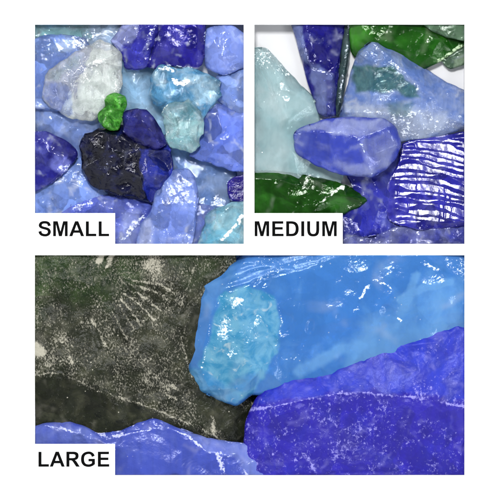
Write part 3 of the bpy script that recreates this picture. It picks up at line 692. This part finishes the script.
def ripple_steps(X, Y):
    """shell-like ripples of the broken face: long steps that tilt up and down in turn"""
    yc = Y - 3.0 * np.sin((X - 386) / 60.0) + ((X - 430) / 42.0) ** 2 * -4.5 - (X - 400) * .10
    yc = yc + 3.4 * fbm(X / 46, Y / 13, 77, 2)
    yc = yc + 2.2 * fbm(X / 17, Y / 9, 79, 2) + 1.3 * fbm(X / 60, Y / 5.5, 83, 2)
    per = 6.2
    ph = (yc - 137) / per
    n = np.floor(ph); u = ph - n
    duty = np.clip(.64 + 1.1 * fbm(X / 24 + n * 7.7, n * 3.1 + Y * 0, 91, 3) + .10 * smooth((X - 420) / 30) - .35 * smooth((154 - Y) / 12), .10, .9)
    t0, t1 = math.tan(math.radians(9.5)), math.tan(math.radians(16)); tilt = (t0 + t1) / 2; amp = per * tilt
    m = smooth((X - 388) / 8) * smooth((226 - Y + (X - 400) * .03) / 6) * smooth((Y - 141 + (X - 400) * .12) / 4)
    # the long faces fall toward the top of the picture, a little rounded
    prof = lambda q: per * (t0 * q + (t1 - t0) * q * q / 2)
    rise = np.where(u < duty, prof(u), prof(duty) * (1 - u) / (1 - duty))
    crk = 0
    for x0, yy0, yy1 in ((409, 196, 214), (418, 172, 190), (441, 190, 226), (446, 188, 226), (452, 196, 222), (399, 180, 196)):
        d = np.abs(X - x0 - 2.0 * fbm(X * 0, Y / 7, int(x0), 2))
        crk = crk - .3 * smooth(1 - d / 1.3) * (Y > yy0) * (Y < yy1)
    rise = rise + crk + .03 * fbm(X / 5, Y / 3, 87, 2)
    return (rise - .5 * amp * duty + tilt * (Y - yc) + .04 * (X - 430)) * m
chunk('M', 'indigo chunk with shell like white rippled bands, right edge', [(401.8, 143.8), (406, 141), (437, 136), (473, 130), (473, 226), (450, 228), (419.4, 230), (400, 226), (388.6, 219.7), (385, 207.6), (386, 188), (393, 173.5), (400, 159)], -12,
      G((42, 40, 156), (120, 121, 206), frost=(216, 216, 244), trans=0.43, mott=.6, mscale=18, cellvar=.34, veil=0.15, seed=39, rough=.17, bump=.06, spec=.5), edge=-6, wav=.3, fine=.08, scoops=0, disp=ripple_steps, rim_frost=.7, levels=2, spacing=3.2, zones=[('frost', 'line', .5, [(400, 158), (402, 146), (408, 142)], 3), ('frost', 'line', .4, [(388, 218), (410, 226), (440, 228), (470, 224)], 4)])
chunk('M', 'light blue chunk with a green patch showing through its peaked face', [(339.7, 116), (344, 96), (349, 80), (353, 64), (358, 50), (372, 40), (388, 42), (411, 54.5), (434, 73), (448, 82), (473, 93), (473, 128), (452.5, 132.7), (434, 138.7), (404, 141), (370, 146), (344, 140)], -6,
      G((120, 152, 224), (212, 226, 249), frost=(238, 244, 254), trans=0.66, mott=.7, mscale=14, cell=20, cellvar=.12, seed=40, rough=.12, bump=.4, bscale=6, alt=((44, 100, 78), (84, 140, 118)), altscale=8), scoops=0.7, edge=-14,
      ridges=[[(372, 42, -1), (388, 56, 5), (411, 80, 7), (438.7, 107, 6), (452, 114, 4), (473, 120, 2)], [(360, 54, -2), (374, 62, 3), (388, 56, 5)], [(346, 112, -3), (372, 112, 3), (404, 116, 4), (438.7, 107, 6)]], ridge_frost=.45, frost0=.12, tint0=.2,
      zones=[('alt', 'poly', .85, [(352, 66), (390, 65), (402, 75), (413, 84), (420, 97), (404, 96), (396, 92), (380, 93), (356, 92)], 2.5), ('alt', 'poly', .55, [(384, 104), (412, 100), (412, 116), (392, 116)], 4), ('tint', 'poly', .95, [(344, 104), (372, 108), (408, 106), (430, 106), (458, 122), (470, 128), (420, 140), (360, 140)], 6), ('frost', 'poly', .46, [(380, 116), (412, 106), (440, 112), (466, 124), (430, 138), (396, 140)], 6), ('frost', 'ell', .35, (452, 92, 12, 10, 30)), ('tint', 'poly', .05, [(378, 44), (408, 56), (440, 80), (440, 96), (416, 80), (392, 54)], 3)])
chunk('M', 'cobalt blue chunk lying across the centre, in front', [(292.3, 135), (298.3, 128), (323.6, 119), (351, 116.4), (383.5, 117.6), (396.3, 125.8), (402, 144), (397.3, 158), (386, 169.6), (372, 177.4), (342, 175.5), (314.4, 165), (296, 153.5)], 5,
      G((70, 86, 200), (166, 177, 231), frost=(200, 210, 244), trans=0.58, mott=.6, mscale=20, cell=26, cellvar=.12, veil=0.30, seed=41, rough=.14, bump=.3, bscale=9), scoops=0.5, edge=-9, depth=24,
      ridges=[[(295, 134, -3), (318, 132, 2), (340, 133, 4), (358, 138, 5), (386, 128, 3)], [(358, 138, 5), (366, 156, 4), (372, 174, -4)], [(386, 128, 3), (396, 146, -1)]], ridge_frost=.5,
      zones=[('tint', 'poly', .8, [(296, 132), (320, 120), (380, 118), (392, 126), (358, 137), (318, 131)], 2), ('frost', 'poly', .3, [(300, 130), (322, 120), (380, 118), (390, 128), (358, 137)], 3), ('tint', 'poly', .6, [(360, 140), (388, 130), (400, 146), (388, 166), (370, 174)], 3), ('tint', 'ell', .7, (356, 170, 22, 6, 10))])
chunk('M', 'dark bottle green chunk above the MEDIUM card', [(246, 172), (262, 169.6), (280, 170), (296, 173), (309.8, 175.5), (328, 178.8), (349, 185.7), (365, 195), (370.6, 202), (356, 209), (340, 216), (320, 228), (246, 228)], -14,
      G((26, 72, 16), (62, 134, 46), frost=(224, 232, 218), trans=0.43, mott=.7, mscale=24, cell=24, cellvar=.34, veil=0.15, seed=42, rough=.08, bump=.3), scoops=0.4, edge=-7,
      ridges=[[(309, 177, 0), (304, 188, 3), (296, 212, 3)], [(304, 188, 3), (280, 180, 3), (254, 178, 1)], [(309, 177, 0), (334, 188, 2), (346, 196, 2), (366, 200, -2)], [(346, 184, -1), (330, 194, 4), (312, 212, 3)]],
      zones=[('frost', 'poly', .62, [(328, 183), (332, 190), (348, 182), (344, 190), (330, 196), (313, 211), (318, 202), (330, 192)], 1.6), ('frost', 'poly', .36, [(284, 180), (308, 178), (300, 200), (286, 192)], 4), ('frost', 'line', .6, [(307, 178), (304, 188)], 3), ('frost', 'line', .55, [(346, 208), (360, 203)], 2.6), ('frost', 'line', .4, [(298, 200), (294, 212)], 2), ('tint', 'ell', .8, (340, 204, 14, 8, 0))])  # first polygon paints a bright white glint into the colour

# ------------------------------------------------------------------ large chunks (bottom well)
chunk('L', 'huge green black chunk, rough and flecked with grey, on the left', [(24, 246, 1), (236, 246, 0), (236, 300, -8), (250, 380, -22), (262, 400, -24), (256, 452, -28), (222, 446, -20), (200, 466, -22), (24, 466, -22)], -13,
      G((28, 31, 21), (84, 84, 66), frost=(178, 174, 158), trans=0.00, mott=.55, mscale=22, cell=22, cellvar=.35, veil=0.10, seed=51, rough=.3, bump=.5, bscale=3.5, spec=.14, chip=(1.5, .7, 1.0), chip_rot=35, chip_soft=.12, alt=((22, 40, 16), (48, 62, 34)), altscale=12, bub=.9), edge=0, depth=50, wav=2.0, fine=.5, rough=4.5, rough_step=22,  # strong seed dots paint small glints into the colour
      ridges=[[(24, 378, 4), (50, 373, 5), (64, 374, 5), (76, 380, 5), (98, 392, 3), (122, 399, 2), (152, 409, -1), (188, 424, -6), (214, 436, -10), (224, 446, -12)], [(200, 250, 0), (176, 320, 1), (192, 380, -6), (236, 420, -16)]], ridge_frost=.56, frost0=.375,
      zones=[('alt', 'poly', .8, [(30, 250), (150, 250), (140, 280), (110, 306), (74, 306), (56, 290), (30, 330)], 12), ('alt', 'poly', .5, [(160, 250), (240, 250), (216, 272), (190, 290)], 8), ('tint', 'poly', .0, [(24, 380), (60, 376), (96, 394), (150, 412), (220, 446), (180, 470), (24, 470)], 3), ('frost', 'poly', .2, [(24, 380), (60, 376), (96, 394), (150, 412), (220, 446), (180, 470), (24, 470)], 3), ('frost', 'poly', .36, [(34, 250), (130, 250), (126, 300), (84, 300), (60, 330), (34, 300)], 10),
             ('tint', 'poly', .0, [(180, 300), (196, 300), (196, 400), (250, 410), (250, 444), (226, 440), (190, 400)], 4), ('frost', 'poly', .08, [(188, 320), (200, 300), (204, 392), (250, 408), (248, 444), (228, 440), (200, 410)], 5),
             ('frost', 'ell', .54, (152, 268, 10, 18, 10)), ('frost', 'ell', .38, (140, 300, 26, 20, 30)), ('frost', 'ell', .5, (60, 350, 16, 22, 30)), ('frost', 'line', .8, [(98, 262), (104, 250)], 3), ('frost', 'line', .8, [(107, 266), (114, 252)], 3), ('frost', 'ell', .8, (38, 350, 7, 7, 0)), ('frost', 'line', .62, [(129, 284), (150, 290), (168, 300)], 1.3), ('frost', 'line', .62, [(127, 289), (146, 298), (160, 310)], 1.3), ('frost', 'line', .62, [(124, 294), (140, 306), (154, 320)], 1.3), ('frost', 'line', .62, [(120, 299), (132, 312), (142, 326)], 1.3), ('frost', 'line', .62, [(118, 305), (126, 318), (134, 330)], 1.3), ('frost', 'line', .62, [(134, 281), (156, 284), (170, 290)], 1.3), ('frost', 'line', .62, [(112, 312), (120, 326), (126, 340)], 1.3), ('frost', 'line', .62, [(146, 380), (160, 390), (176, 400)], 1.3), ('frost', 'line', .62, [(150, 372), (166, 384), (182, 392)], 1.3), ('frost', 'line', .62, [(90, 320), (100, 334), (106, 346)], 1.3), ('frost', 'line', .62, [(60, 340), (68, 352), (72, 364)], 1.3), ('frost', 'ell', .52, (158, 382, 18, 10, 40)), ('frost', 'line', .6, [(212, 418), (214, 432)], 2.6)])
def azure_steps(X, Y):
    d = seg_dist(X, Y, [(250, 285), (300, 271), (345, 254)], False)
    m = smooth((300 - Y) / 8) * np.where(Y < 285 - (X - 250) * .33, 1.0, 0.0)
    return m * .5 * np.sin((Y + X * .34) / 1.7 + 2 * fbm(X / 30, Y / 8, 5))
chunk('L', 'big azure chunk with a glassy cyan window, top right', [(246, 249), (241, 255), (220.6, 269.6), (201, 284.5), (197.5, 291.4), (195.2, 310), (193, 321), (186, 334), (184.6, 343), (185.6, 358), (189, 379), (200, 391.5), (216, 399.5), (234.4, 407), (243, 403.5), (252, 396), (300, 398), (400, 366), (475, 340), (475, 244), (255, 244)], -11,
      G((74, 140, 220), (116, 178, 240), frost=(228, 242, 252), trans=0.51, alt=((72, 166, 214), (134, 206, 238), (206, 236, 246)), altscale=16, stria=.1, mott=.8, mscale=34, cell=44, cellvar=.07, veil=0.16, seed=52, rough=.14, bump=.25, bscale=9, chip=(2.4, 1, 1)), scoops=0.45, edge=-10, depth=34, wav=1.0, fine=.18, round_r=4,
      ridges=[[(244, 262, 1), (224, 288, 3), (212, 312, 3), (204, 344, 2), (200, 368, 0), (210, 390, -3)], [(224, 288, 3), (250, 285, 5), (270, 292, 5), (284, 312, 5), (280, 340, 4), (262, 368, 3), (244, 388, 0)], [(250, 285, 5), (300, 271, 5), (348, 252, 3)], [(420, 252, 4), (446, 270, 5), (473, 288, 4)], [(300, 330, 6), (380, 310, 6), (440, 300, 5)]],
      frost0=.05, zones=[('matte', 'poly', .45, [(236, 290), (250, 284), (300, 273), (348, 254), (250, 250), (236, 270)], 4), ('alt', 'poly', .9, [(250, 286), (226, 292), (214, 310), (207, 345), (200, 372), (202, 388), (222, 400), (238, 404), (254, 392), (264, 376), (274, 354), (282, 322), (274, 298)], 2.2), ('alt', 'ell', .35, (246, 384, 15, 9, -20)), ('frost', 'ell', .0, (244, 382, 20, 12, 0)), ('frost', 'ell', .46, (228, 310, 12, 16, 20)), ('frost', 'ell', .42, (250, 338, 14, 14, 0)), ('frost', 'line', .45, [(222, 296), (212, 312), (207, 345), (202, 366)], 1.6), ('frost', 'line', .4, [(262, 290), (276, 300), (283, 322), (276, 350)], 1.6), ('frost', 'line', .42, [(278, 352), (284, 360), (296, 358), (304, 346)], 1.3), ('alt', 'poly', .5, [(186, 366), (206, 372), (240, 396), (240, 408), (190, 392)], 3), ('frost', 'ell', .3, (234, 330, 26, 30, 20)), ('frost', 'ell', .58, (236, 300, 9, 7, 0)), ('frost', 'ell', .55, (222, 330, 7, 12, 10)), ('frost', 'ell', .5, (230, 354, 6, 6, 0)), ('frost', 'ell', .5, (258, 320, 3, 8, 0)), ('frost', 'ell', .0, (232, 380, 16, 10, 0)), ('tint', 'ell', .0, (210, 300, 10, 30, 20)), ('tint', 'poly', .8, [(360, 320), (470, 280), (475, 330), (400, 362), (330, 390)], 14)] + [('frost', 'line', .55, l, w_ * .8) for l, w_ in (([(360, 298), (366, 290), (370, 286)], 3), ([(374, 281), (380, 279)], 2.6), ([(380, 283), (388, 285), (392, 289)], 2.2), ([(386, 275), (390, 272)], 3), ([(422, 262), (430, 265), (438, 270)], 4), ([(398, 318), (402, 322)], 3), ([(354, 310), (358, 307)], 3), ([(420, 289), (424, 287)], 3))]  # closing list of short lines paints highlights into the colour
      + [('tint', 'line', 1.0, [(400, 300), (424, 288), (452, 282)], 4), ('tint', 'line', 1.0, [(396, 326), (408, 300), (416, 276)], 5), ('tint', 'line', 1.0, [(300, 372), (340, 350), (372, 344)], 7), ('frost', 'poly', .5, [(440, 256), (470, 256), (470, 290), (452, 276)], 6), ('frost', 'poly', .4, [(250, 284), (300, 271), (345, 254), (260, 254), (250, 270)], 2)], disp=azure_steps)
chunk('L', 'indigo chunk speckled with pale crushed flecks, bottom right', [(243.6, 446), (244.7, 425), (250, 409), (256, 398), (263.8, 388), (272, 381), (280, 376.4), (296, 376.5), (319, 371.4), (342, 365), (362, 357), (387.6, 346.7), (400, 340), (414, 334), (439.4, 325), (452, 321), (473, 318), (473, 484), (246, 484)], -4,
      G((32, 22, 150), (31, 48, 174), frost=(150, 146, 218), trans=0.12, mott=.45, mscale=30, cell=20, cellvar=.14, veil=0.18, seed=53, rough=.5, bump=.24, bscale=4, chip=(2.8, .8, 1.0), chip_rot=0, chip_soft=.09), scoops=.55, edge=-15, depth=40, wav=1.4, fine=.4, round_r=5, rough=2.4, rough_step=22,
      ridges=[[(246, 411, -8), (268.4, 407.6, -2), (298.3, 401.4, 0), (328.3, 394.5, 2), (360, 392, 2), (383, 395, 2), (413, 397, 1), (439.4, 402, 0), (473, 408.6, 0)], [(297, 438, -4), (305, 457, -5), (319, 474, -6)], [(413, 345, -6), (420, 372, -1), (413, 397, 1)]], ridge_frost=.66, frost0=.36,
      zones=[('tint', 'poly', .85, [(256, 404), (280, 372), (340, 360), (473, 312), (473, 404), (413, 394), (360, 390), (300, 398)], 3), ('frost', 'poly', .30, [(256, 404), (300, 380), (360, 370), (440, 330), (473, 330), (473, 404), (413, 394), (360, 390), (300, 398)], 3), ('frost', 'poly', .12, [(256, 400), (282, 378), (342, 367), (390, 348), (440, 327), (470, 322), (470, 330), (440, 340), (350, 378), (290, 388)], 4),
             ('frost', 'poly', .2, [(396, 402), (440, 404), (470, 412), (470, 424), (396, 414)], 3), ('frost', 'line', .5, [(297, 438), (304, 455), (318, 474)], 2.6), ('frost', 'poly', .42, [(412, 380), (440, 390), (462, 400), (440, 402), (414, 396)], 4)])
chunk('L', 'blue chunk in front along the bottom, right of the LARGE card', [(24, 427), (34.6, 425), (53, 422.5), (68, 422), (85, 427), (96.7, 434), (108, 432.2), (122, 430.6), (131.3, 426), (140, 421.4), (153.8, 418.2), (170, 424.4), (197.5, 435.2), (225, 442), (250, 444.6), (273, 449), (300.6, 459.4), (314.4, 468.6), (322, 484), (24, 484)], -15,
      G((78, 96, 204), (124, 142, 226), frost=(200, 204, 242), trans=0.46, mott=.6, mscale=26, cell=30, cellvar=.08, veil=0.22, seed=54, rough=.34, bump=.3, bscale=6), edge=-5, depth=40, round_r=3,
      ridges=[[(154, 424, -3), (172, 430, 0), (188, 436, 1), (206.7, 452.5, 3), (218, 453.6, 3), (232, 457, 3), (244, 468.6, 1), (250, 482, 0)], [(218, 453.6, 3), (221, 480, 2)], [(60, 428, -2), (96, 440, 0), (150, 430, -2)]], ridge_frost=.6, frost0=.2, rim_frost=.45,
      zones=[('tint', 'poly', .9, [(160, 420), (200, 434), (250, 443), (322, 472), (322, 484), (252, 484), (232, 457), (206, 452), (188, 436)], 3), ('frost', 'line', .52, [(219, 455), (222, 468), (226, 482)], 4), ('frost', 'line', .5, [(250, 456), (280, 462), (318, 476)], 3.5), ('frost', 'ell', .6, (100, 436, 8, 4, 20)), ('frost', 'ell', .5, (118, 434, 8, 4, -10)), ('tint', 'poly', .6, [(34, 424), (90, 430), (96, 446), (34, 446)], 6)])

# ------------------------------------------------------------------ camera and light
cam = bpy.data.cameras.new('camera'); co = bpy.data.objects.new('camera', cam); C.objects.link(co)
D = 6.0
co.location = (0, 0, D); cam.sensor_width = 36; cam.lens = 36 * D / .5; cam.clip_end = 100
scene.camera = co

def lamp(name, az, tilt, dist, sx, sy, L, c=(1, 1, 1)):
    """softbox: az clockwise from the picture's top, tilt from the vertical; L = radiance"""
    l = bpy.data.lights.new(name, 'AREA'); l.shape = 'RECTANGLE'; l.size = sx; l.size_y = sy
    l.energy = L * math.pi * sx * sy; l.color = c
    o = bpy.data.objects.new(name, l); C.objects.link(o)
    a, t = math.radians(az), math.radians(tilt)
    o.location = (dist * math.sin(t) * math.sin(a), dist * math.sin(t) * math.cos(a), dist * math.cos(t))
    o.rotation_euler = (-o.location).to_track_quat('-Z', 'Y').to_euler()
    return o
lamp('softbox_key', -10, 26, 2.2, .42, .36, 78)
lamp('softbox_fill', 120, 48, 2.2, .5, .4, 10, (.95, .98, 1))  # unseen lamp added for extra glints

w = bpy.data.worlds.new('World'); scene.world = w; w.use_nodes = True
wn = w.node_tree; bg = wn.nodes['Background']
bg.inputs[0].default_value = (.96, .98, 1, 1)
# unseen surround, darker overhead than at the sides, added for contrast in reflections
wc = wn.nodes.new('ShaderNodeTexCoord'); wx = wn.nodes.new('ShaderNodeSeparateXYZ'); wm = wn.nodes.new('ShaderNodeMapRange'); wm.interpolation_type = 'SMOOTHSTEP'
wn.links.new(wc.outputs['Generated'], wx.inputs[0]); wn.links.new(wx.outputs[2], wm.inputs[0]); wn.links.new(wm.outputs[0], bg.inputs[1])
for k_, v_ in ((1, .62), (2, .96), (3, .84), (4, .14)): wm.inputs[k_].default_value = v_

vs = scene.view_settings
vs.view_transform = 'Standard'; vs.look = 'None'; vs.exposure = .7; vs.gamma = 1
scene.cycles.max_bounces = 8; scene.cycles.transmission_bounces = 7; scene.cycles.diffuse_bounces = 3; scene.cycles.glossy_bounces = 3; scene.cycles.use_adaptive_sampling = True; scene.cycles.adaptive_threshold = .03; scene.cycles.caustics_reflective = False
